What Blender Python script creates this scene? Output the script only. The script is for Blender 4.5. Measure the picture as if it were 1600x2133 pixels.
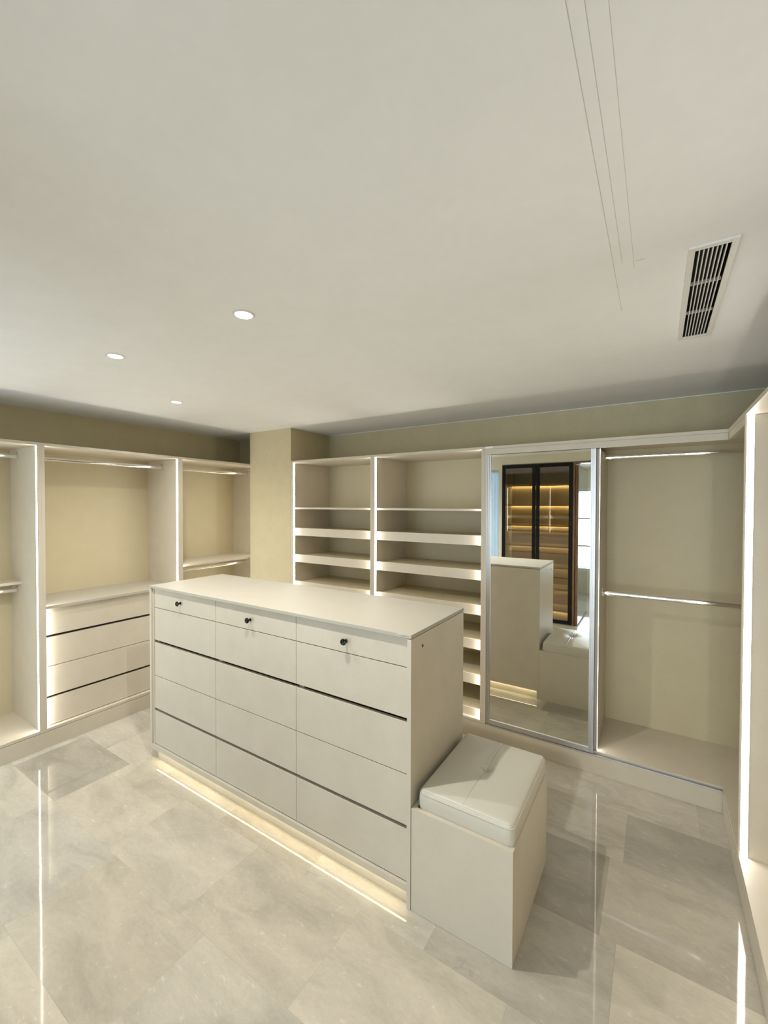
import bpy, bmesh, math, random
from mathutils import Vector, Matrix
random.seed(7)
for o in list(bpy.data.objects): bpy.data.objects.remove(o)
C = bpy.context.scene.collection
sc = bpy.context.scene

# ---------------------------------------------------------------- camera
F = 887.09
yaw, pitch, roll = 0.5703, -0.0164, 0.0028
fw = Vector((-math.sin(yaw)*math.cos(pitch), math.cos(yaw)*math.cos(pitch), math.sin(pitch)))
r0 = Vector((math.cos(yaw), math.sin(yaw), 0)); u0 = r0.cross(fw)
rt = r0*math.cos(roll)+u0*math.sin(roll); up = -r0*math.sin(roll)+u0*math.cos(roll)
cam = bpy.data.cameras.new('camera'); cam.sensor_fit = 'HORIZONTAL'; cam.sensor_width = 36.0
cam.lens = F/1600*36; cam.clip_start = 0.02
co = bpy.data.objects.new('camera', cam); C.objects.link(co)
M = Matrix((rt, up, -fw)).transposed().to_4x4(); M.translation = Vector((0, 0, 1.65))
co.matrix_world = M; sc.camera = co

# ---------------------------------------------------------------- world and exposure
w = bpy.data.worlds.new('daylight'); sc.world = w; w.use_nodes = True
bg = w.node_tree.nodes['Background']; bg.inputs[0].default_value = (0.66, 0.82, 1.0, 1); bg.inputs[1].default_value = 1.9
w.cycles.sampling_method = 'NONE'
sc.view_settings.view_transform = 'Standard'; sc.view_settings.look = 'None'
sc.view_settings.exposure = 0.0; sc.view_settings.gamma = 1.0; sc.view_settings.use_curve_mapping = False
DOWN_W = 70.0          # the two bright ceiling downlights
STRIP = 18.0            # radiance of the wardrobe light profiles
TOE = 15.0              # radiance of the island plinth profiles
NICHE = 26.0

# room measures (metres)
XL, XR, YB, YR, ZC = -3.97, 0.875, 3.433, -0.50, 2.368
A, B, CX = -3.4564, 2.8853, 0.3138          # fronts of the left, back and right runs
ZT = 2.0585; PT = 0.0185; ZB = 0.112        # unit top, panel thickness, plinth height

def window_light(x, z, w_, h_, y, watts, col):
    """daylight entering through a window, just outside its glass"""
    l = bpy.data.lights.new('window_daylight', 'AREA'); l.shape = 'RECTANGLE'; l.size = w_; l.size_y = h_
    l.energy = watts; l.color = col
    o = bpy.data.objects.new('window_daylight', l); C.objects.link(o); o.location = (x, y, z)
    o.rotation_euler = (math.radians(90), 0, 0)   # emits towards +Y
window_light(-2.92, 1.1, .86, 2.1, YR-0.13, 15.0, (.62, .82, 1.0))
window_light(-0.45, 1.19, 1.4, 1.4, -3.12, 80.0, (.80, .90, 1.0))

# ---------------------------------------------------------------- materials
def newmat(name):
    m = bpy.data.materials.new(name); m.use_nodes = True
    return m, m.node_tree.nodes, m.node_tree.links, m.node_tree.nodes['Principled BSDF']
def simple(name, col, rough=0.5, metal=0.0, **k):
    m, n, l, p = newmat(name)
    p.inputs['Base Color'].default_value = (*col, 1); p.inputs['Roughness'].default_value = rough
    p.inputs['Metallic'].default_value = metal
    for a, v in k.items(): p.inputs[a.replace('_', ' ')].default_value = v
    return m
def textured(name, col, rough=0.5, scale=(60, 60, 60), amt=0.06, bump=0.05, blot=0.04, dist=0.001):
    m, n, l, p = newmat(name)
    g = n.new('ShaderNodeNewGeometry'); mp = n.new('ShaderNodeMapping'); mp.inputs['Scale'].default_value = scale
    l.new(g.outputs['Position'], mp.inputs['Vector'])
    a = n.new('ShaderNodeTexNoise'); a.inputs['Scale'].default_value = 1; a.inputs['Detail'].default_value = 4
    l.new(mp.outputs[0], a.inputs['Vector'])
    b = n.new('ShaderNodeTexNoise'); b.inputs['Scale'].default_value = 9; b.inputs['Detail'].default_value = 5
    l.new(g.outputs['Position'], b.inputs['Vector'])
    def rng(src, k):
        r = n.new('ShaderNodeMapRange'); r.inputs[1].default_value = .3; r.inputs[2].default_value = .7
        r.inputs[3].default_value = 1-k; r.inputs[4].default_value = 1+k; l.new(src.outputs['Fac'], r.inputs[0]); return r
    ra, rb = rng(a, amt), rng(b, blot)
    mu = n.new('ShaderNodeMath'); mu.operation = 'MULTIPLY'; l.new(ra.outputs[0], mu.inputs[0]); l.new(rb.outputs[0], mu.inputs[1])
    vm = n.new('ShaderNodeVectorMath'); vm.operation = 'SCALE'; vm.inputs[0].default_value = col
    l.new(mu.outputs[0], vm.inputs['Scale']); l.new(vm.outputs[0], p.inputs['Base Color'])
    p.inputs['Roughness'].default_value = rough
    bp = n.new('ShaderNodeBump'); bp.inputs['Strength'].default_value = bump; bp.inputs['Distance'].default_value = dist
    l.new(a.outputs['Fac'], bp.inputs['Height']); l.new(bp.outputs[0], p.inputs['Normal'])
    return m
def emit(name, col, s):
    m = bpy.data.materials.new(name); m.use_nodes = True; n = m.node_tree.nodes; n.clear()
    e = n.new('ShaderNodeEmission'); e.inputs[0].default_value = (*col, 1); e.inputs[1].default_value = s; m.cycles.emission_sampling = 'FRONT'
    o = n.new('ShaderNodeOutputMaterial'); m.node_tree.links.new(e.outputs[0], o.inputs[0]); return m
LAM = (0.615, 0.555, 0.445)
M_lam = textured('greige_laminate', LAM, 0.42, (260, 260, 260), .03, .12, .03)
M_lamv = textured('greige_laminate_grain', LAM, 0.42, (300, 300, 40), .04, .15, .02)
M_inner = textured('linen_laminate', (0.57, 0.50, 0.33), 0.5, (350, 350, 350), .05, .2, .02)
M_top = textured('countertop_laminate', (0.47, 0.44, 0.365), 0.5, (260, 260, 260), .02, .08, .02)
M_gap = simple('dark_recess', (0.012, 0.010, 0.008), 0.6)
M_ceil = textured('ceiling_paint', (0.93, 0.92, 0.90), 0.8, (30, 30, 30), .008, .02, .012)
M_wall = textured('taupe_wall_paint', (0.62, 0.54, 0.34), 0.75, (40, 40, 40), .02, .05, .03)
M_cream = textured('cream_wall_paint', (0.74, 0.70, 0.58), 0.7, (40, 40, 40), .01, .03, .02)
M_leather = textured('cream_leather', (0.60, 0.57, 0.475), 0.36, (420, 420, 420), .02, .25, .01)
M_chrome = simple('chrome', (0.86, 0.86, 0.86), 0.09, 1.0)
M_alu = simple('brushed_aluminium', (0.66, 0.66, 0.66), 0.42, 1.0)
M_mirror = simple('mirror_silver', (0.93, 0.95, 0.91), 0.0, 1.0)
M_black = simple('black_metal', (0.008, 0.008, 0.010), 0.30, 0.6)
M_knob = simple('polished_black', (0.004, 0.004, 0.005), 0.07, 0.3)
M_white = simple('white_enamel', (0.82, 0.80, 0.74), 0.4)
M_sticker = simple('white_sticker', (0.85, 0.86, 0.9), 0.4)
M_ink = simple('grey_ink', (0.16, 0.15, 0.14), 0.6)
M_cap = simple('blue_screw_cap', (0.05, 0.055, 0.22), 0.3)
M_wood = textured('brown_wood', (0.20, 0.10, 0.05), 0.4, (90, 90, 6), .3, .1, .1)
M_tag = simple('grey_tag', (0.42, 0.39, 0.32), 0.4)
M_strip = emit('light_profile', (1.0, 0.96, 0.88), STRIP)
M_toe = emit('plinth_light', (1.0, 0.86, 0.56), TOE)
M_niche = emit('niche_light', (1.0, 0.84, 0.45), NICHE)
M_lens = emit('downlight_lens', (1.0, 0.95, 0.86), 6.0); M_lens.cycles.emission_sampling = 'NONE'
M_seam = simple('hairline_seam', (0.60, 0.585, 0.52), 0.8)
M_base = simple('screed', (0.30, 0.27, 0.2), 0.8)
M_cab = textured('bronze_back_panel', (0.48, 0.38, 0.22), 0.5, (200, 200, 200), .04, .1, .03)
def pane_glass(name, tint, ior):
    """thin flat glass: clear or tinted transmission with a Fresnel mirror reflection"""
    m, n, l, p = newmat(name); n.remove(p)
    t = n.new('ShaderNodeBsdfTransparent'); t.inputs[0].default_value = (*tint, 1)
    g = n.new('ShaderNodeBsdfGlossy'); g.inputs['Roughness'].default_value = 0.0; g.inputs['Color'].default_value = (1, 1, 1, 1)
    f = n.new('ShaderNodeFresnel'); f.inputs['IOR'].default_value = ior
    x = n.new('ShaderNodeMixShader'); l.new(f.outputs[0], x.inputs[0]); l.new(t.outputs[0], x.inputs[1]); l.new(g.outputs[0], x.inputs[2])
    l.new(x.outputs[0], n['Material Output'].inputs[0]); return m
M_glass = pane_glass('clear_glass', (.95, .97, .97), 1.45)
M_smoke = pane_glass('smoked_glass', (.84, .78, .68), 1.75)
m, n, l, p = newmat('sheer_curtain'); M_curtain = m
n.remove(p)
tr = n.new('ShaderNodeBsdfTranslucent'); tr.inputs[0].default_value = (.70, .86, .96, 1)
df = n.new('ShaderNodeBsdfDiffuse'); df.inputs[0].default_value = (.8, .85, .9, 1)
tp = n.new('ShaderNodeBsdfTransparent')
m1 = n.new('ShaderNodeMixShader'); m1.inputs[0].default_value = .5; l.new(tr.outputs[0], m1.inputs[1]); l.new(df.outputs[0], m1.inputs[2])
m2 = n.new('ShaderNodeMixShader'); m2.inputs[0].default_value = .30; l.new(m1.outputs[0], m2.inputs[1]); l.new(tp.outputs[0], m2.inputs[2])
l.new(m2.outputs[0], n['Material Output'].inputs[0])

def marble():
    m, n, l, p = newmat('polished_cream_marble')
    g = n.new('ShaderNodeNewGeometry'); oi = n.new('ShaderNodeObjectInfo')
    rnd = n.new('ShaderNodeVectorMath'); rnd.operation = 'SCALE'; rnd.inputs[0].default_value = (37, 19, 11)
    l.new(oi.outputs['Random'], rnd.inputs['Scale'])
    add = n.new('ShaderNodeVectorMath'); l.new(g.outputs['Position'], add.inputs[0]); l.new(rnd.outputs[0], add.inputs[1])
    def noise(sc_, det, rough=.6, dis=0.0, src=add, mp=None):
        t = n.new('ShaderNodeTexNoise'); t.inputs['Scale'].default_value = sc_; t.inputs['Detail'].default_value = det
        t.inputs['Roughness'].default_value = rough; t.inputs['Distortion'].default_value = dis
        if mp:
            q = n.new('ShaderNodeMapping'); q.inputs['Rotation'].default_value = (0, 0, .5); q.inputs['Scale'].default_value = mp
            l.new(src.outputs[0], q.inputs[0]); l.new(q.outputs[0], t.inputs[0])
        else: l.new(src.outputs[0], t.inputs[0])
        return t
    def ramp(t, stops, out='Fac'):
        r = n.new('ShaderNodeValToRGB'); e = r.color_ramp.elements
        while len(e) < len(stops): e.new(.5)
        for i, (pos, v) in enumerate(stops): e[i].position = pos; e[i].color = (v, v, v, 1)
        l.new(t.outputs[out], r.inputs[0]); return r
    big = ramp(noise(3.2, 8, .62, .6, mp=(1, 2.4, 1)), [(.28, .80), (.5, 1.0), (.72, 1.14)])
    fine = ramp(noise(38, 8, .75, 0, mp=(1, 2.0, 1)), [(.3, .92), (.7, 1.06)])
    fleck = ramp(noise(30, 2, .5, 0, mp=(1, 1.7, 1)), [(.66, 1.0), (.74, 1.16)])
    # hairline cracks: thin band of a distorted noise, gated by a second noise
    band = ramp(noise(2.2, 4, .5, .3), [(0.495, 1.0), (.4985, .80), (.502, 1.0)])
    gate = ramp(noise(2.1, 2, .5, 0), [(.60, 0.0), (.66, 1.0)])
    mixb = n.new('ShaderNodeMix'); mixb.data_type = 'RGBA'; l.new(gate.outputs[0], mixb.inputs[0])
    mixb.inputs[6].default_value = (1, 1, 1, 1); l.new(band.outputs[0], mixb.inputs[7])
    cur = oi.outputs['Color']
    for s in (big.outputs[0], fine.outputs[0], fleck.outputs[0], mixb.outputs[2]):
        x = n.new('ShaderNodeMix'); x.data_type = 'RGBA'; x.blend_type = 'MULTIPLY'; x.inputs[0].default_value = 1
        l.new(cur, x.inputs[6]); l.new(s, x.inputs[7]); cur = x.outputs[2]
    l.new(cur, p.inputs['Base Color'])
    p.inputs['Roughness'].default_value = 0.045; p.inputs['IOR'].default_value = 1.5
    b = n.new('ShaderNodeBump'); b.inputs['Strength'].default_value = .035; b.inputs['Distance'].default_value = .004
    l.new(noise(7, 3).outputs['Fac'], b.inputs['Height']); l.new(b.outputs[0], p.inputs['Normal'])
    return m
M_marble = marble()

# ---------------------------------------------------------------- mesh helpers
def bx(bm, x0, x1, y0, y1, z0, z1, bev=0.0):
    r = bmesh.ops.create_cube(bm, size=1.0)
    vs = r['verts']
    for v in vs:
        v.co = Vector(((x0+x1)/2+v.co.x*(x1-x0), (y0+y1)/2+v.co.y*(y1-y0), (z0+z1)/2+v.co.z*(z1-z0)))
    if bev:
        es = {e for v in vs for e in v.link_edges}
        bmesh.ops.bevel(bm, geom=list(es), offset=bev, segments=2, profile=.7, affect='EDGES')
def cyl(bm, p0, p1, r0_, r1_=None, seg=20, sx=1.0, sy=1.0):
    r1_ = r0_ if r1_ is None else r1_
    p0, p1 = Vector(p0), Vector(p1); d = p1-p0
    q = d.to_track_quat('Z', 'Y').to_matrix().to_4x4()
    mt = Matrix.Translation((p0+p1)/2) @ q @ Matrix.Diagonal((sx, sy, 1, 1))
    bmesh.ops.create_cone(bm, cap_ends=True, segments=seg, radius1=r0_, radius2=r1_, depth=d.length, matrix=mt)
def lathe(bm, prof, c, axis, seg=24):
    """prof: (radius, distance along axis)"""
    ax = Vector(axis).normalized(); q = ax.to_track_quat('Z', 'Y').to_matrix()
    rings = []
    for r, h in prof:
        rings.append([bm.verts.new(Vector(c)+q @ Vector((r*math.cos(t*2*math.pi/seg), r*math.sin(t*2*math.pi/seg), h))) for t in range(seg)])
    for a, b in zip(rings, rings[1:]):
        for i in range(seg): bm.faces.new((a[i], a[(i+1) % seg], b[(i+1) % seg], b[i]))
    bm.faces.new(rings[0][::-1]); bm.faces.new(rings[-1])
def link(name, bm, mat, parent=None, smooth=False):
    bmesh.ops.recalc_face_normals(bm, faces=bm.faces)
    me = bpy.data.meshes.new(name); bm.to_mesh(me); bm.free(); me.materials.append(mat)
    if smooth:
        for f in me.polygons: f.use_smooth = True
        me.set_sharp_from_angle(angle=math.radians(35))
    o = bpy.data.objects.new(name, me); C.objects.link(o)
    if parent is not None:
        o.parent = parent
        o.matrix_parent_inverse = wm(parent).inverted()
    return o
def wm(o):
    m = Matrix.Translation(o.location)
    return m
def box(name, x0, x1, y0, y1, z0, z1, mat, parent=None, bev=0.0008, smooth=False):
    bm = bmesh.new(); bx(bm, min(x0, x1), max(x0, x1), min(y0, y1), max(y0, y1), min(z0, z1), max(z0, z1), bev)
    return link(name, bm, mat, parent, smooth)
def glow(name, x0, x1, y0, y1, z0, z1, mat, normal, parent):
    """light profile: aluminium body whose one face (towards normal) is the lit diffuser"""
    o = box(name, x0, x1, y0, y1, z0, z1, M_alu, parent, bev=0)
    o.data.materials.append(mat); n = Vector(normal)
    for f in o.data.polygons:
        if f.normal.dot(n) > .9: f.material_index = 1
    return o
def boxes(name, lst, mat, parent=None, bev=0.0):
    bm = bmesh.new()
    for b in lst: bx(bm, *b, bev)
    return link(name, bm, mat, parent)
def thing(name, label, cat, loc=(0, 0, 0), group=None):
    o = bpy.data.objects.new(name, None); C.objects.link(o); o.location = loc
    o['label'] = label; o['category'] = cat
    if group: o['group'] = group
    return o
def tag(o, label, cat, group=None):
    o['label'] = label; o['category'] = cat
    if group: o['group'] = group
    return o
def struct(o): o['kind'] = 'structure'; return o

# ---------------------------------------------------------------- the room
# floor: screed slab with every marble tile laid on it (tops at z = 0)
fl = struct(box('floor', XL-.1, XR+.1, -3.1, YB+.1, -0.06, -0.012, M_base, bev=0))
rowy = [YR-.1, -.23, .17, .578, .982, 1.386, 1.803, 2.235, 2.600, 3.02, 3.44]
offs = {0: -.2, 1: .1, 2: .33, 3: -.062, 4: -2.80, 5: -.112, 6: -.17, 7: -.114, 8: .2, 9: 0}
tone0 = Vector((0.53, 0.485, 0.40))
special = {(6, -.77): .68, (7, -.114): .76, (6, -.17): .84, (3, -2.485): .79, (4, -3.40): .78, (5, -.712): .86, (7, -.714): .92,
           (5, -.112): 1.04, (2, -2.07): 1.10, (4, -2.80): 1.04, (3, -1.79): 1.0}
mesh_cache = {}
def tile(x0, x1, y0, y1, tone):
    g = 0.0001
    key = (round(x1-x0, 3), round(y1-y0, 3))
    if key not in mesh_cache:
        bm = bmesh.new(); bx(bm, g, x1-x0-g, g, y1-y0-g, -0.012, 0.0, 0.00025)
        bmesh.ops.recalc_face_normals(bm, faces=bm.faces)
        me = bpy.data.meshes.new('marble_tile'); bm.to_mesh(me); bm.free(); me.materials.append(M_marble); mesh_cache[key] = me
    o = bpy.data.objects.new('marble_tile', mesh_cache[key]); C.objects.link(o); o.location = (x0, y0, random.uniform(-.0001, 0))
    o.parent = fl; c = tone0*tone; wv = random.uniform(-.012, .012)
    o.color = (c.x*(1+wv), c.y, c.z*(1-wv*2), 1)
for r in range(10):
    y0, y1 = rowy[r], rowy[r+1]
    L = .69 if r == 3 else .60
    x = offs[r]
    while x > XL: x -= L
    while x < XR:
        a, b = max(x, XL), min(x+L, XR)
        if b-a > .02:
            t = None
            for (rr, xx), v in special.items():
                if rr == r and abs(xx-x) < .05: t = v
            tile(a, b, y0, y1, t if t else random.uniform(.93, 1.06))
        x += L
for i in range(6):                       # adjoining room
    for j in range(5):
        tile(-2.0+i*.6, -1.4+i*.6, -3.1+j*.5, -2.6+j*.5, random.uniform(.95, 1.05))

# ceiling, with the duct hole for the grille
VX0, VX1, VY0, VY1 = .066, .179, 1.463, 2.237
e = .010
ceil = struct(boxes('ceiling', [
    (XL-.1, VX0+e, -3.2, YB+.1, ZC, ZC+.12), (VX1-e, XR+.1, -3.2, YB+.1, ZC, ZC+.12),
    (VX0+e, VX1-e, -3.2, VY0+e, ZC, ZC+.12), (VX0+e, VX1-e, VY1-e, YB+.1, ZC, ZC+.12)], M_ceil))
for x0, x1, y0, y1 in [(-.1185, -.1172, .0, 1.80), (-.0955, -.0945, .0, 1.45), (-.0665, -.0657, .0, 1.50), (-.062, -.037, 1.4585, 1.4605)]:
    box('seam', x0, x1, y0, y1, ZC-.0004, ZC+.002, M_seam, ceil, bev=0)

struct(box('wall_left', XL-.1, XL, -.62, 3.17, 0, ZC, M_wall, bev=0))
struct(box('wall_back', -3.4, XR+.1, YB, YB+.1, 0, ZC, M_wall, bev=0))
struct(box('wall_alcove', XL-.1, A-.001, 3.17, 3.27, 0, ZC, M_wall, bev=0))
struct(box('wall_column', A+.002, -2.8865, B, YB, 0, ZC, M_wall, bev=.001))
struct(box('wall_right', XR, XR+.1, -3.2, YB+.1, 0, ZC, M_wall, bev=0))
struct(box('trim_2', -2.883, XR, YB-.004, YB-.0005, ZC-.005, ZC-.0005, M_ceil))
# rear wall with curtain window and doorway (seen in the mirror)
WX0, WX1, WZ = -3.40, -1.99, 2.18
struct(boxes('wall_rear', [
    (XL-.1, WX0, YR-.12, YR, 0, ZC), (WX0, WX1, YR-.12, YR, WZ, ZC), (WX1, -1.945, YR-.12, YR, 0, ZC),
    (-1.945, -.965, YR-.12, YR, 2.25, ZC), (-.965, .32, YR-.12, YR, 2.25, ZC), (.32, XR, YR-.12, YR, 0, ZC)], M_cream))
w1 = struct(box('window_1', WX0, WX0+.03, YR-.10, YR-.06, 0.0, WZ, M_white))
for nm, a in [('frame', (WX1-.03, WX1, YR-.10, YR-.06, 0, WZ)), ('frame', (WX0+.03, WX1-.03, YR-.10, YR-.06, WZ-.04, WZ)),
              ('frame', (WX0+.03, WX1-.03, YR-.10, YR-.06, 0, .05)), ('mullion', ((WX0+WX1)/2-.02, (WX0+WX1)/2+.02, YR-.10, YR-.06, .05, WZ-.04))]:
    box(nm, *a, M_white, w1)
bm = bmesh.new()                          # the curtain: a pleated sheet with thickness
N = 160; rows = []
for side in (0, .002):
    for z in (0.03, 2.16):
        rows.append([bm.verts.new((-2.42+(WX1-.02+2.42)*i/N, YR-.035+side+.014*math.sin(i*.42)+.006*math.sin(i*.23+1), z)) for i in range(N+1)])
for a, b in ((0, 1), (2, 3), (0, 2), (1, 3)):
    for i in range(N): bm.faces.new((rows[a][i], rows[a][i+1], rows[b][i+1], rows[b][i]))
cu = tag(link('curtain', bm, M_curtain, smooth=True), 'pale blue sheer curtain drawn aside at the rear window, seen in the mirror', 'curtain')
# adjoining room
struct(box('wall_adjoining_left', -1.85, -1.75, -3.1, -1.1, 0, ZC, M_cream, bev=0))
struct(box('wall_adjoining_front', -1.85, -.965, -1.10, -.98, 0, ZC, M_cream, bev=0))
struct(boxes('wall_adjoining_rear', [(-1.85, -1.2, -3.1, -3.0, 0, ZC), (.3, XR, -3.1, -3.0, 0, ZC),
       (-1.2, .3, -3.1, -3.0, 0, .40), (-1.2, .3, -3.1, -3.0, 1.98, ZC)], M_cream))
w2 = struct(box('window_2', -1.2, .3, -3.08, -3.03, .40, .46, M_white))
for a in [(-1.2, .3, -3.08, -3.03, 1.92, 1.98), (-1.2, -1.14, -3.08, -3.03, .46, 1.92), (.24, .3, -3.08, -3.03, .46, 1.92),
          (-.48, -.42, -3.08, -3.03, .46, 1.92), (-1.14, .24, -3.075, -3.035, 1.39, 1.42), (-1.14, .24, -3.075, -3.035, .87, .90)]:
    box('glazing_bar', *a, M_white, w2)
box('pane', -1.14, -.48, -3.058, -3.052, .46, 1.92, M_glass, w2, bev=0)
box('pane', -.42, .24, -3.058, -3.052, .46, 1.92, M_glass, w2, bev=0)
# doorway frame and the open leaf
d1 = struct(box('door_1', -.940, -.905, -1.46, -.515, .01, 2.20, M_wood, bev=.002))
box('glazed_panel', -.9055, -.901, -1.44, -.53, .03, 2.18, simple('dark_mirror_glass', (.55, .60, .66), .01, 1.0), d1, bev=0)
tr1 = struct(box('trim_1', -.965, -.943, YR-.12, YR+.012, 0, 2.25, M_wood))
box('architrave', -.943, .32, YR-.12, YR+.012, 2.225, 2.25, M_wood, tr1)
box('architrave', .30, .32, YR-.12, YR+.012, 0, 2.225, M_wood, tr1)

# baseboards under the runs
struct(box('baseboard_left', A-.50, A, YR+.002, 3.165, .0, ZB-.003, M_lam))
struct(box('baseboard_back', -2.885, CX, B, YB-.002, .0, ZB-.003, M_lam))
struct(box('baseboard_right', CX, XR-.002, .46, YB-.002, .0, ZB-.003, M_lam))

# ---------------------------------------------------------------- wardrobe runs
# frame of reference per run: f(a, d, z) a = along the run, d = depth behind the front
def run_left(a0, a1, d0, d1, z0, z1): return (A-d1, A-d0, a0, a1, z0, z1)
def run_back(a0, a1, d0, d1, z0, z1): return (a0, a1, B+d0, B+d1, z0, z1)
def run_right(a0, a1, d0, d1, z0, z1): return (CX+d0, CX+d1, a0, a1, z0, z1)
def rod(f, a0, a1, d, z, parent):
    """oval chrome hanging rail with two end brackets"""
    x0, x1, y0, y1, z0, z1 = f(a0, a1, d, d, z, z)
    bm = bmesh.new(); v = Vector((x1-x0, y1-y0, 0)).normalized()
    p0, p1 = Vector((x0, y0, z)), Vector((x1, y1, z))
    seg = 20; q = []
    side = Vector((-v.y, v.x, 0))
    rings = [[bm.verts.new(p+side*(.0078*math.cos(t*2*math.pi/seg))+Vector((0, 0, .0145*math.sin(t*2*math.pi/seg)))) for t in range(seg)] for p in (p0+v*.003, p1-v*.003)]
    for i in range(seg): bm.faces.new((rings[0][i], rings[0][(i+1) % seg], rings[1][(i+1) % seg], rings[1][i]))
    bm.faces.new(rings[0][::-1]); bm.faces.new(rings[1])
    o = link('hanging_rail', bm, M_chrome, parent, smooth=True)
    for s in (a0, a1-.004):
        bm = bmesh.new()
        bx(bm, *f(s, s+.004, d-.013, d+.013, z-.020, z+.034), .0015)
        if s == a0: bx(bm, *f(s+.002, s+.012, d-.010, d+.010, z-.017, z+.002), .001)
        else: bx(bm, *f(s-.008, s+.002, d-.010, d+.010, z-.017, z+.002), .001)
        link('rail_bracket', bm, M_chrome, o)
def strips(f, a0, a1, parent, sides=(0, 1), z0=None, z1=None):
    z0 = z0 or ZB+PT; z1 = z1 or ZT-PT
    for s in sides:
        b = (a0+.0003, a0+.0022) if s == 0 else (a1-.0022, a1-.0003)
        q0, q1 = f(0, 0, 0, 0, 0, 0), f(1, 1, 0, 0, 0, 0); sg = 1 if s == 0 else -1
        o = glow('light_profile', *f(*b, .006, .031, z0+.001, z1-.001), M_strip, (sg*(q1[0]-q0[0]), sg*(q1[2]-q0[2]), 0), parent)
        c = (a0+.0001, a0+.0026) if s == 0 else (a1-.0026, a1-.0001)
        for q in ((.0045, .006), (.031, .0325)): box('profile_channel', *f(*c, *q, z0+.001, z1-.001), M_lam, o, bev=0)
def carcass(f, a0, a1, depth, parent, sides=(0, 1)):
    box('side_panel', *f(a0, a0+PT, 0, depth, ZB, ZT-PT), M_lam, parent)
    box('side_panel', *f(a1-PT, a1, 0, depth, ZB, ZT-PT), M_lam, parent)
    box('top_panel', *f(a0, a1, 0, depth, ZT-PT+.0002, ZT), M_lam, parent)
    box('bottom_panel', *f(a0+PT, a1-PT, .001, depth, ZB, ZB+PT), M_lam, parent)
    box('back_panel', *f(a0+PT, a1-PT, depth-.012, depth, ZB+PT, ZT-PT), M_inner, parent)
    strips(f, a0+PT, a1-PT, parent, sides)
def base(f, a0, a1):
    b = f((a0+a1)/2, (a0+a1)/2, .25, .25, ZB, ZB); return (b[0], b[2], ZB)
DL = .505
# left run: boundaries along Y
yb = [-.495, .205, 1.1575, 2.1435, 3.078]
def wardrobe(a0, a1, label): return thing('wardrobe_unit', label, 'wardrobe', base(run_left, a0, a1), 'open wardrobe units along the left wall')
u = wardrobe(yb[3], yb[4], 'open two-tier wardrobe unit with two chrome rails, tucked beside the column')
carcass(run_left, yb[3], yb[4], DL, u, (0, 1))
box('shelf', *run_left(yb[3]+PT, yb[4]-PT, .034, DL-.012, 1.103, 1.1215), M_lam, u)
rod(run_left, yb[3]+PT, yb[4]-PT, .245, 1.975, u)
rod(run_left, yb[3]+PT, yb[4]-PT, .245, 1.040, u)
u = wardrobe(yb[2], yb[3], 'open wardrobe unit with one chrome rail above four wide drawers with black grip gaps')
carcass(run_left, yb[2], yb[3], DL, u, (0, 1))
a0, a1 = yb[2]+PT, yb[3]-PT
rod(run_left, a0, a1, .245, 1.975, u)
box('worktop', *run_left(a0, a1, .003, DL-.012, .9405, .9585), M_top, u)
box('tag', *run_left(a0+.001, a0+.036, .0022, .0030, .944, .9555), M_tag, u, bev=0)
for z0, z1 in ((.7545, .9355), (.5405, .7375), (.3360, .5365), (.1345, .3195)):
    o = box('drawer', *run_left(a0+.0025, a1-.0025, .034, .052, z0, z1), M_lam, u, bev=.001)
    box('drawer_box', *run_left(a0+.03, a1-.03, .060, .48, z0+.01, z1-.03), M_gap, o, bev=0)
box('grip_recess', *run_left(a0+.001, a1-.001, .0525, .058, ZB+PT, .9405), M_gap, u, bev=0)
u = wardrobe(yb[1], yb[2], 'open two-tier wardrobe unit with a narrow mid shelf, cut by the left frame edge')
carcass(run_left, yb[1], yb[2], DL, u, (0, 1))
box('shelf', *run_left(yb[1]+PT, yb[2]-PT, .295, DL-.012, 1.088, 1.1065), M_lam, u)
rod(run_left, yb[1]+PT, yb[2]-PT, .345, 1.985, u)
rod(run_left, yb[1]+PT, yb[2]-PT, .375, 1.040, u)
u = wardrobe(yb[0], yb[1], 'open wardrobe unit with one rail, nearest the rear wall and out of frame at left')
carcass(run_left, yb[0], yb[1], DL, u, (0, 1))
rod(run_left, yb[0]+PT, yb[1]-PT, .245, 1.975, u)

# back run: two shoe shelf units
DB = .540
xb = [-2.8855, -1.9665, -1.0205]
zf = [1.4336, 1.1853, .9353, .6860, .4335, .1850]
for i in range(2):
    lab = ['narrower open shoe shelf unit beside the column, with lipped pull-out shelves',
           'wider open shoe shelf unit beside the mirror door, with lipped pull-out shelves'][i]
    u = thing('shoe_shelf_unit', lab, 'shelving', base(run_back, xb[i], xb[i+1]), 'shoe shelf units on the back wall')
    carcass(run_back, xb[i], xb[i+1], DB, u, (0, 1))
    a0, a1 = xb[i]+PT, xb[i+1]-PT
    box('shelf', *run_back(a0, a1, .033, DB-.012, 1.6085, 1.6245), M_lam, u)
    for z in zf:
        o = box('pull_out_shelf', *run_back(a0+.004, a1-.004, .0512, DB-.03, z-.030, z-.014), M_inner, u)
        box('shelf_front', *run_back(a0+.003, a1-.003, .033, .0508, z-.071, z), M_lam, o)

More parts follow.
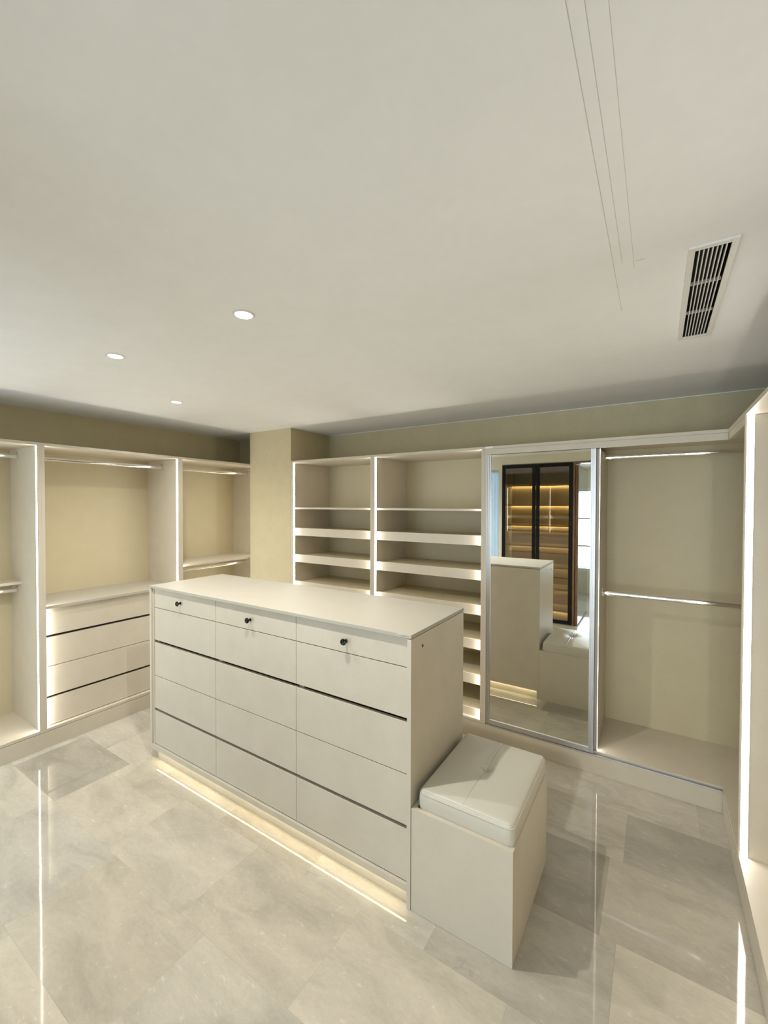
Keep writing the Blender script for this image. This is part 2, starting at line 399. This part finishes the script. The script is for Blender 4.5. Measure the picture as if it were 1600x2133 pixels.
# corner wardrobe with the sliding mirror door
x0, x1 = -1.0203, -.3130
u = thing('corner_wardrobe', 'corner wardrobe with deep header and chrome rails behind a sliding mirror door', 'wardrobe', (-.35, B+.27, ZB))
DC = .545
box('side_panel', *run_back(x0, x0+PT, 0, DC, ZB, ZT-.0565), M_lam, u)
box('side_panel', *run_back(-.3185, -.3003, .045, DC, ZB+PT, ZT-.0565), M_lam, u)
box('top_panel', *run_back(x0, XR-.003, 0, DC, ZT-PT, ZT), M_lam, u)
box('top_panel', *run_right(2.400, B, 0, XR-CX-.003, ZT-PT, ZT), M_lam, u)
box('header', *run_back(x0, CX+.0, .002, .022, 2.0015, ZT-PT-.0006), M_lam, u)
box('header', *run_right(2.400, B+.022, .001, .021, 2.0015, ZT-PT-.0006), M_lam, u)
box('bottom_panel', *run_back(x0+PT, XR-.003, .022, DC, ZB, ZB+PT), M_lam, u)
box('bottom_panel', *run_right(2.400, B+.022, .002, XR-CX-.003, ZB, ZB+PT), M_lam, u)
box('back_panel', *run_back(x0+PT, XR-.003, DC-.012, DC, ZB+PT, ZT-PT), M_inner, u)
box('end_panel', *run_right(2.400, YB-.02, XR-CX-.018, XR-CX-.004, ZB+PT, ZT-PT), M_inner, u)
tk = box('track', *run_back(x0+PT, CX, -.002, .004, ZB-.002, ZB+.006), M_alu, u, bev=.0005)
box('track_rail', *run_back(x0+PT, CX, .016, .020, ZB-.002, ZB+.010), M_alu, tk, bev=.0005)
glow('light_profile', *run_back(-.3001, -.2985, .036, .050, ZB+PT, 2.0), M_strip, (1, 0, 0), u)
rod(run_back, -.3003, XR-.018, .262, 1.966, u)
rod(run_back, -.3003, XR-.018, .262, 1.073, u)
st = box('sticker', *run_back(-1.012, -.958, -.0008, -.0002, 2.0445, 2.0572), M_sticker, u, bev=0)
# sliding door
dr = box('door_backing', *run_back(-1.001, -.3215, .012, .024, ZB+.010, 2.000), M_black, u)
dr.name = 'sliding_door'
box('mirror', *run_back(-.9725, -.3450, .0095, .0118, ZB+.038, 1.9985), M_mirror, dr, bev=0)
for a in ((-1.003, -.997), (-.9905, -.985), (-.979, -.9725), (-.3450, -.3385), (-.3335, -.328), (-.322, -.316)):
    box('frame_stile', *run_back(*a, .001, .012, ZB+.010, 2.0005), M_alu, dr, bev=.001)
for a in ((-.997, -.979), (-.3385, -.322)):
    box('frame_stile', *run_back(*a, .006, .012, ZB+.010, 2.0005), M_alu, dr, bev=.0005)
box('frame_rail', *run_back(-.9725, -.3450, .002, .012, ZB+.010, ZB+.038), M_alu, dr, bev=.001)

# right run
yr_ = [.465, 1.42, 2.397]
for i in (1, 0):
    lab = ['open wardrobe unit on the right wall, nearest the doorway and out of frame',
           'open wardrobe unit with glowing vertical light strip at the right frame edge'][i]
    u = thing('wardrobe_unit', lab, 'wardrobe', base(run_right, yr_[i], yr_[i+1]), 'open wardrobe units along the right wall')
    carcass(run_right, yr_[i], yr_[i+1], XR-CX-.004, u, (0, 1))

# ---------------------------------------------------------------- island
IX0, IX1, IY0, IY1, ZS = -2.767, -.8285, 1.4975, 2.048, 1.1250
isl = thing('dressing_island', 'greige dressing island with fifteen drawers and black knobs, lit under its base', 'drawer cabinet', ((IX0+IX1)/2, (IY0+IY1)/2, 0))
box('countertop', IX0-.001, IX1+.001, IY0-.001, IY1+.001, ZS-.0155, ZS, M_top, isl, bev=.0012)
box('side_panel', IX0, IX0+.018, IY0, IY1, .066, ZS-.0185, M_lam, isl)
box('side_panel', IX0+.0182, IX0+.032, IY0+.011, IY1-.02, .085, ZS-.0185, M_lam, isl)
box('side_panel', IX1-.0185, IX1, IY0, IY1, .0005, ZS-.0185, M_lam, isl)
boxes('bottom_panel', [(IX0+.018, IX1-.0185, IY0, IY1, .0705, .0945), (IX0+.018, IX1-.0185, IY0, IY0+.005, .0662, .0705), (IX0+.018, IX1-.0185, IY1-.005, IY1, .0662, .0705)], M_lam, isl)
box('back_panel', IX0+.018, IX1-.0185, IY1-.016, IY1-.001, .095, ZS-.0185, M_lam, isl)
box('grip_recess', IX0+.032, IX1-.0185, IY0+.050, IY0+.066, .095, ZS-.0185, M_gap, isl, bev=0)
bx_ = [-2.7345, -2.1027, -1.4755, -.8480]
for x in bx_[1:3]: box('divider', x+.001, x+.032, IY0+.034, IY0+.050, .095, ZS-.0185, M_tag, isl, bev=0)
box('divider', bx_[0]+.001, bx_[0]+.022, IY0+.034, IY0+.050, .095, ZS-.0185, M_tag, isl, bev=0)  # grey strip standing in for the side panel's reflection in the gaps
rows_ = [(.9868, 1.1090), (.7755, .9832), (.5452, .7580), (.3312, .5418), (.0985, .3140)]
knobs = [(-2.442, 1.047), (-1.808, 1.0405), (-1.168, 1.0405)]
for c in range(3):
    for r, (z0, z1) in enumerate(rows_):
        o = box('drawer', bx_[c]+(.0022 if c == 0 else .0012), bx_[c+1]-.0012, IY0+.0125, IY0+.0325, z0, z1, M_lam, isl, bev=.0012)
        if r == 0:
            kx, kz = knobs[c]
            bm = bmesh.new()
            lathe(bm, [(.0075, 0), (.0085, .0015), (.0062, .004), (.0052, .012), (.0065, .0165), (.0120, .0185), (.0148, .0215), (.0150, .0245), (.0135, .0272), (.0100, .0288), (.0096, .0275), (.0045, .0268), (.0030, .0278), (.0005, .0282)],
                  (kx, IY0+.0126, kz), (0, -1, 0), 28)
            link('knob', bm, M_knob, o, smooth=True)
box('plinth', IX0+.049, IX1-.0190, IY0+.0235, IY1-.0235, .0005, .0702, M_lam, isl)
for y in (IY0+.007, IY1-.016):
    glow('light_profile', IX0+.055, IX1-.020, y, y+.009, .0688, .0703, M_toe, (0, 0, -1), isl)
bm = bmesh.new(); lathe(bm, [(.0075, 0), (.0075, .0008), (.006, .0016), (.0035, .0010)], (IX1, 1.597, 1.0555), (1, 0, 0), 20)
link('screw_cap', bm, M_cap, isl, smooth=True)
# the faint lettered label on the countertop edge
lb = box('label', -.893, -.832, IY0-.0016, IY0-.0010, ZS-.0135, ZS-.0015, M_lam, isl, bev=0)
tc = bpy.data.curves.new('lettering', 'FONT'); tc.body = 'LA JIDERREY'; tc.size = .0098; tc.extrude = .0001; tc.align_x = 'LEFT'
to = bpy.data.objects.new('lettering', tc); C.objects.link(to)
to.location = (-.8905, IY0-.0017, ZS-.0112); to.rotation_euler = (math.pi/2, 0, 0)
bpy.context.view_layer.update()
me = bpy.data.meshes.new_from_object(to.evaluated_get(bpy.context.evaluated_depsgraph_get()))
mwt = to.matrix_world.copy(); bpy.data.objects.remove(to); me.transform(mwt); me.materials.clear(); me.materials.append(M_ink)
lo = bpy.data.objects.new('lettering', me); C.objects.link(lo); lo.parent = lb
lo.matrix_parent_inverse = Matrix.Identity(4)
lb_w = Matrix.Translation(isl.location)
lo.matrix_parent_inverse = Matrix.Identity(4)

# ---------------------------------------------------------------- ottoman
OX0, OX1, OY0, OY1, OZ = -.8268, -.4155, 1.500, 2.052, .4205
ot = thing('storage_ottoman', 'box ottoman with tufted cream leather seat pad, standing against the island end', 'ottoman', ((OX0+OX1)/2, (OY0+OY1)/2, 0))
boxes('box', [(OX0, OX1, OY0, OY0+.018, .0006, OZ), (OX0, OX1, OY1-.018, OY1, .0006, OZ),
              (OX0, OX0+.018, OY0+.018, OY1-.018, .0006, OZ), (OX1-.018, OX1, OY0+.018, OY1-.018, .0006, OZ),
              (OX0+.018, OX1-.018, OY0+.018, OY1-.018, .0006, .02)], M_lam, ot, bev=.0008)
box('lid_board', OX0+.0185, OX1-.0185, OY0+.0185, OY1-.0185, OZ-.03, OZ-.012, M_lam, ot)
# pad: superellipse-edged box, crowned, with cross seams and a centre tuft
PX0, PX1, PY0, PY1, PZ0, PZ1 = OX0+.021, OX1-.004, OY0+.018, OY1-.006, OZ-.011, .498
bm = bmesh.new(); NU = 84
cx_, cy_ = (PX0+PX1)/2, (PY0+PY1)/2; hx, hy = (PX1-PX0)/2, (PY1-PY0)/2
def pad_top(sx, sy):
    x, y = sx*hx, sy*hy
    dx, dy = hx-abs(x), hy-abs(y); d = min(dx, dy)
    z = PZ1 - .004
    z += .018*(1-sx**2)*(1-sy**2)
    z += .004*(1-math.exp(-d/.02)) - .010*math.exp(-d/.0055)
    z -= .0020*math.exp(-(x/.0022)**2)*(1-abs(sy)**8)
    z += .0008*math.exp(-((abs(x)-.008)/.005)**2)
    z -= .004*math.exp(-(x/.05)**2-(y/.16)**2)
    r2 = (x*x+y*y); z -= .015*math.exp(-r2/(.020**2))+.006*math.exp(-r2/(.06**2))
    return z
def warp(t):   # denser at edges and centre
    return t
xs = sorted(set([-1+2*i/NU for i in range(NU+1)]+[s*k/hx for s in (-1, 1) for k in (.0015, .003, .006, .010, .014)]+[s*(hx-k)/hx for s in (-1, 1) for k in (.002, .004, .008)]))
ys = sorted(set([-1+2*i/NU for i in range(NU+1)]+[s*k/hy for s in (-1, 1) for k in (.0015, .003, .006, .010, .014)]+[s*(hy-k)/hy for s in (-1, 1) for k in (.002, .004, .008)]))
def rc(sx, sy, inset=0):
    """round the four corners in plan"""
    x, y = sx*(hx-inset), sy*(hy-inset); R = .022
    ax, ay = abs(x)-(hx-inset-R), abs(y)-(hy-inset-R)
    if ax > 0 and ay > 0:
        k = max(ax, ay); d = math.hypot(ax, ay); ax, ay = ax*k/d, ay*k/d
        x = math.copysign(hx-inset-R+ax, x); y = math.copysign(hy-inset-R+ay, y)
    return cx_+x, cy_+y
grid = [[bm.verts.new((*rc(sx, sy, .0025 if max(abs(sx), abs(sy)) > .9999 else 0.0018*(max(abs(sx), abs(sy))>.97)), pad_top(sx, sy))) for sy in ys] for sx in xs]
for i in range(len(xs)-1):
    for j in range(len(ys)-1): bm.faces.new((grid[i][j], grid[i+1][j], grid[i+1][j+1], grid[i][j+1]))
per = [(i, 0) for i in range(len(xs))]+[(len(xs)-1, j) for j in range(1, len(ys))]+[(i, len(ys)-1) for i in range(len(xs)-2, -1, -1)]+[(0, j) for j in range(len(ys)-2, 0, -1)]
prev = [grid[i][j] for i, j in per]
ztop = min(v.co.z for v in prev)
for ins, z in ((.0002, ztop-.008), (-.0016, ztop-.024), (-.0012, PZ0+.022), (.001, PZ0+.006), (.005, PZ0)):
    ring = [bm.verts.new((*rc(xs[i], ys[j], ins), z)) for i, j in per]
    for k in range(len(per)): bm.faces.new((prev[k], prev[(k+1) % len(per)], ring[(k+1) % len(per)], ring[k]))
    prev = ring
bm.faces.new(prev)
pad = link('seat_pad', bm, M_leather, ot, smooth=False)
for f in pad.data.polygons: f.use_smooth = True
bm = bmesh.new(); seg = 6; rings = []
pts = [Vector((*rc(xs[i], ys[j], .0012), ztop-.002)) for i, j in per[::2]]
for k, p_ in enumerate(pts):
    t = (pts[(k+1) % len(pts)]-pts[k-1]).normalized(); s_ = Vector((t.y, -t.x, 0))
    rings.append([bm.verts.new(p_+s_*(.0022*math.cos(a*2*math.pi/seg))+Vector((0, 0, .0022*math.sin(a*2*math.pi/seg)))) for a in range(seg)])
for k in range(len(rings)):
    a, b = rings[k], rings[(k+1) % len(rings)]
    for q in range(seg): bm.faces.new((a[q], a[(q+1) % seg], b[(q+1) % seg], b[q]))
pp = link('piping', bm, M_leather, pad, smooth=False)
for f in pp.data.polygons: f.use_smooth = True
bm = bmesh.new(); lathe(bm, [(.001, -.003), (.005, -.0015), (.006, 0), (.005, .0015), (.003, .0024), (.0005, .0026)], (cx_, cy_, pad_top(0, 0)-.0005), (0, 0, 1), 20)
link('tuft_button', bm, M_leather, pad, smooth=True)

# ---------------------------------------------------------------- glass display cabinet in the rear wall (seen in the mirror)
GX0, GX1 = -1.9435, -.9665
gc = thing('display_cabinet', 'glass-fronted cabinet with black frames and glowing shelves, reflected in the mirror', 'cabinet', ((GX0+GX1)/2, YR-.2, 0))
boxes('carcass', [(GX0, GX0+.018, YR-.44, YR-.002, .0006, 2.245), (GX1-.018, GX1, YR-.44, YR-.002, .0006, 2.245),
                  (GX0+.018, GX1-.018, YR-.44, YR-.002, 2.225, 2.245), (GX0+.018, GX1-.018, YR-.44, YR-.002, .0006, .06)], M_lam, gc)
box('back_panel', GX0+.018, GX1-.018, YR-.455, YR-.4405, .0006, 2.245, M_cab, gc)
for k in range(7):
    z = 1.945-.297*k
    o = box('shelf', GX0+.0185, GX1-.0185, YR-.43, YR-.05, z, z+.018, M_cab, gc)
    glow('light_profile', GX0+.025, GX1-.025, YR-.430, YR-.418, z-.005, z-.0005, M_niche, (0, 0, -1), o)
mx = (GX0+GX1)/2
for s, (a, b) in enumerate(((GX0+.004, mx-.003), (mx+.003, GX1-.004))):
    bm = bmesh.new()
    for q in ((a, a+.048, .012, 2.24), (b-.048, b, .012, 2.24)): bx(bm, q[0], q[1], YR+.001, YR+.021, q[2], q[3], .001)
    for z0, z1 in ((.012, .06), (2.19, 2.24)): bx(bm, a+.048, b-.048, YR+.001, YR+.021, z0, z1, .001)
    d = link('glass_door', bm, M_black, gc)
    box('glass_pane', a+.048, b-.048, YR+.008, YR+.012, .06, 2.19, M_smoke, d, bev=0)

# ---------------------------------------------------------------- ceiling fittings
lights = [(-1.322, 1.076, 1.0, 'round recessed ceiling downlight nearest the camera, over the island front'),
          (-2.213, 1.041, .72, 'round recessed ceiling downlight at far left, by the left wardrobes'),
          (-2.838, 1.732, .45, 'smallest round recessed ceiling downlight, farthest, near the column')]
for x, y, dim, lab in lights:
    t = thing('downlight', lab, 'ceiling light', (x, y, ZC), 'recessed ceiling downlights')
    bm = bmesh.new(); lathe(bm, [(.030, -.0005), (.030, .0022), (.034, .0040), (.040, .0030), (.0425, .0002), (.0425, -.0005)], (x, y, ZC), (0, 0, -1), 40)
    link('bezel', bm, M_white, t, smooth=True)
    bm = bmesh.new(); cyl(bm, (x, y, ZC-.0046), (x, y, ZC-.0041), .0315, seg=40)
    link('lens', bm, M_lens, t)
    ld = bpy.data.lights.new('downlight_beam', 'SPOT'); ld.shadow_soft_size = .014; ld.spot_size = math.radians(152); ld.spot_blend = .8; ld.energy = DOWN_W*dim; ld.color = (1.0, .965, .905)
    lo_ = bpy.data.objects.new('downlight_beam', ld); C.objects.link(lo_); lo_.location = (x, y, ZC-.020)

vt = thing('air_grille', 'white slatted air grille with dark slots set in the ceiling', 'vent', ((VX0+VX1)/2, (VY0+VY1)/2, ZC))
boxes('frame', [(VX0, VX0+.016, VY0, VY1, ZC-.007, ZC-.0003), (VX1-.016, VX1, VY0, VY1, ZC-.007, ZC-.0003),
                (VX0+.016, VX1-.016, VY0, VY0+.018, ZC-.007, ZC-.0003), (VX0+.016, VX1-.016, VY1-.018, VY1, ZC-.007, ZC-.0003)], M_white, vt, .0008)
boxes('duct', [(VX0+e, VX0+e+.002, VY0+e, VY1-e, ZC+.001, ZC+.118), (VX1-e-.002, VX1-e, VY0+e, VY1-e, ZC+.001, ZC+.118),
               (VX0+e, VX1-e, VY0+e, VY0+e+.002, ZC+.001, ZC+.118), (VX0+e, VX1-e, VY1-e-.002, VY1-e, ZC+.001, ZC+.118),
               (VX0+e, VX1-e, VY0+e, VY1-e, ZC+.110, ZC+.118)], M_gap, vt)
iw = (VX1-VX0-.032)/8
for k in range(7):
    xx = VX0+.016+iw*(k+1)
    box('slat', xx-.0014, xx+.0014, VY0+.018, VY1-.018, ZC-.0062, ZC+.006, M_white, vt, bev=.0003)
for y in (VY0+.27, VY0+.52):
    box('cross_bar', VX0+.016, VX1-.016, y-.005, y+.005, ZC+.0062, ZC+.014, M_white, vt, bev=.0003)
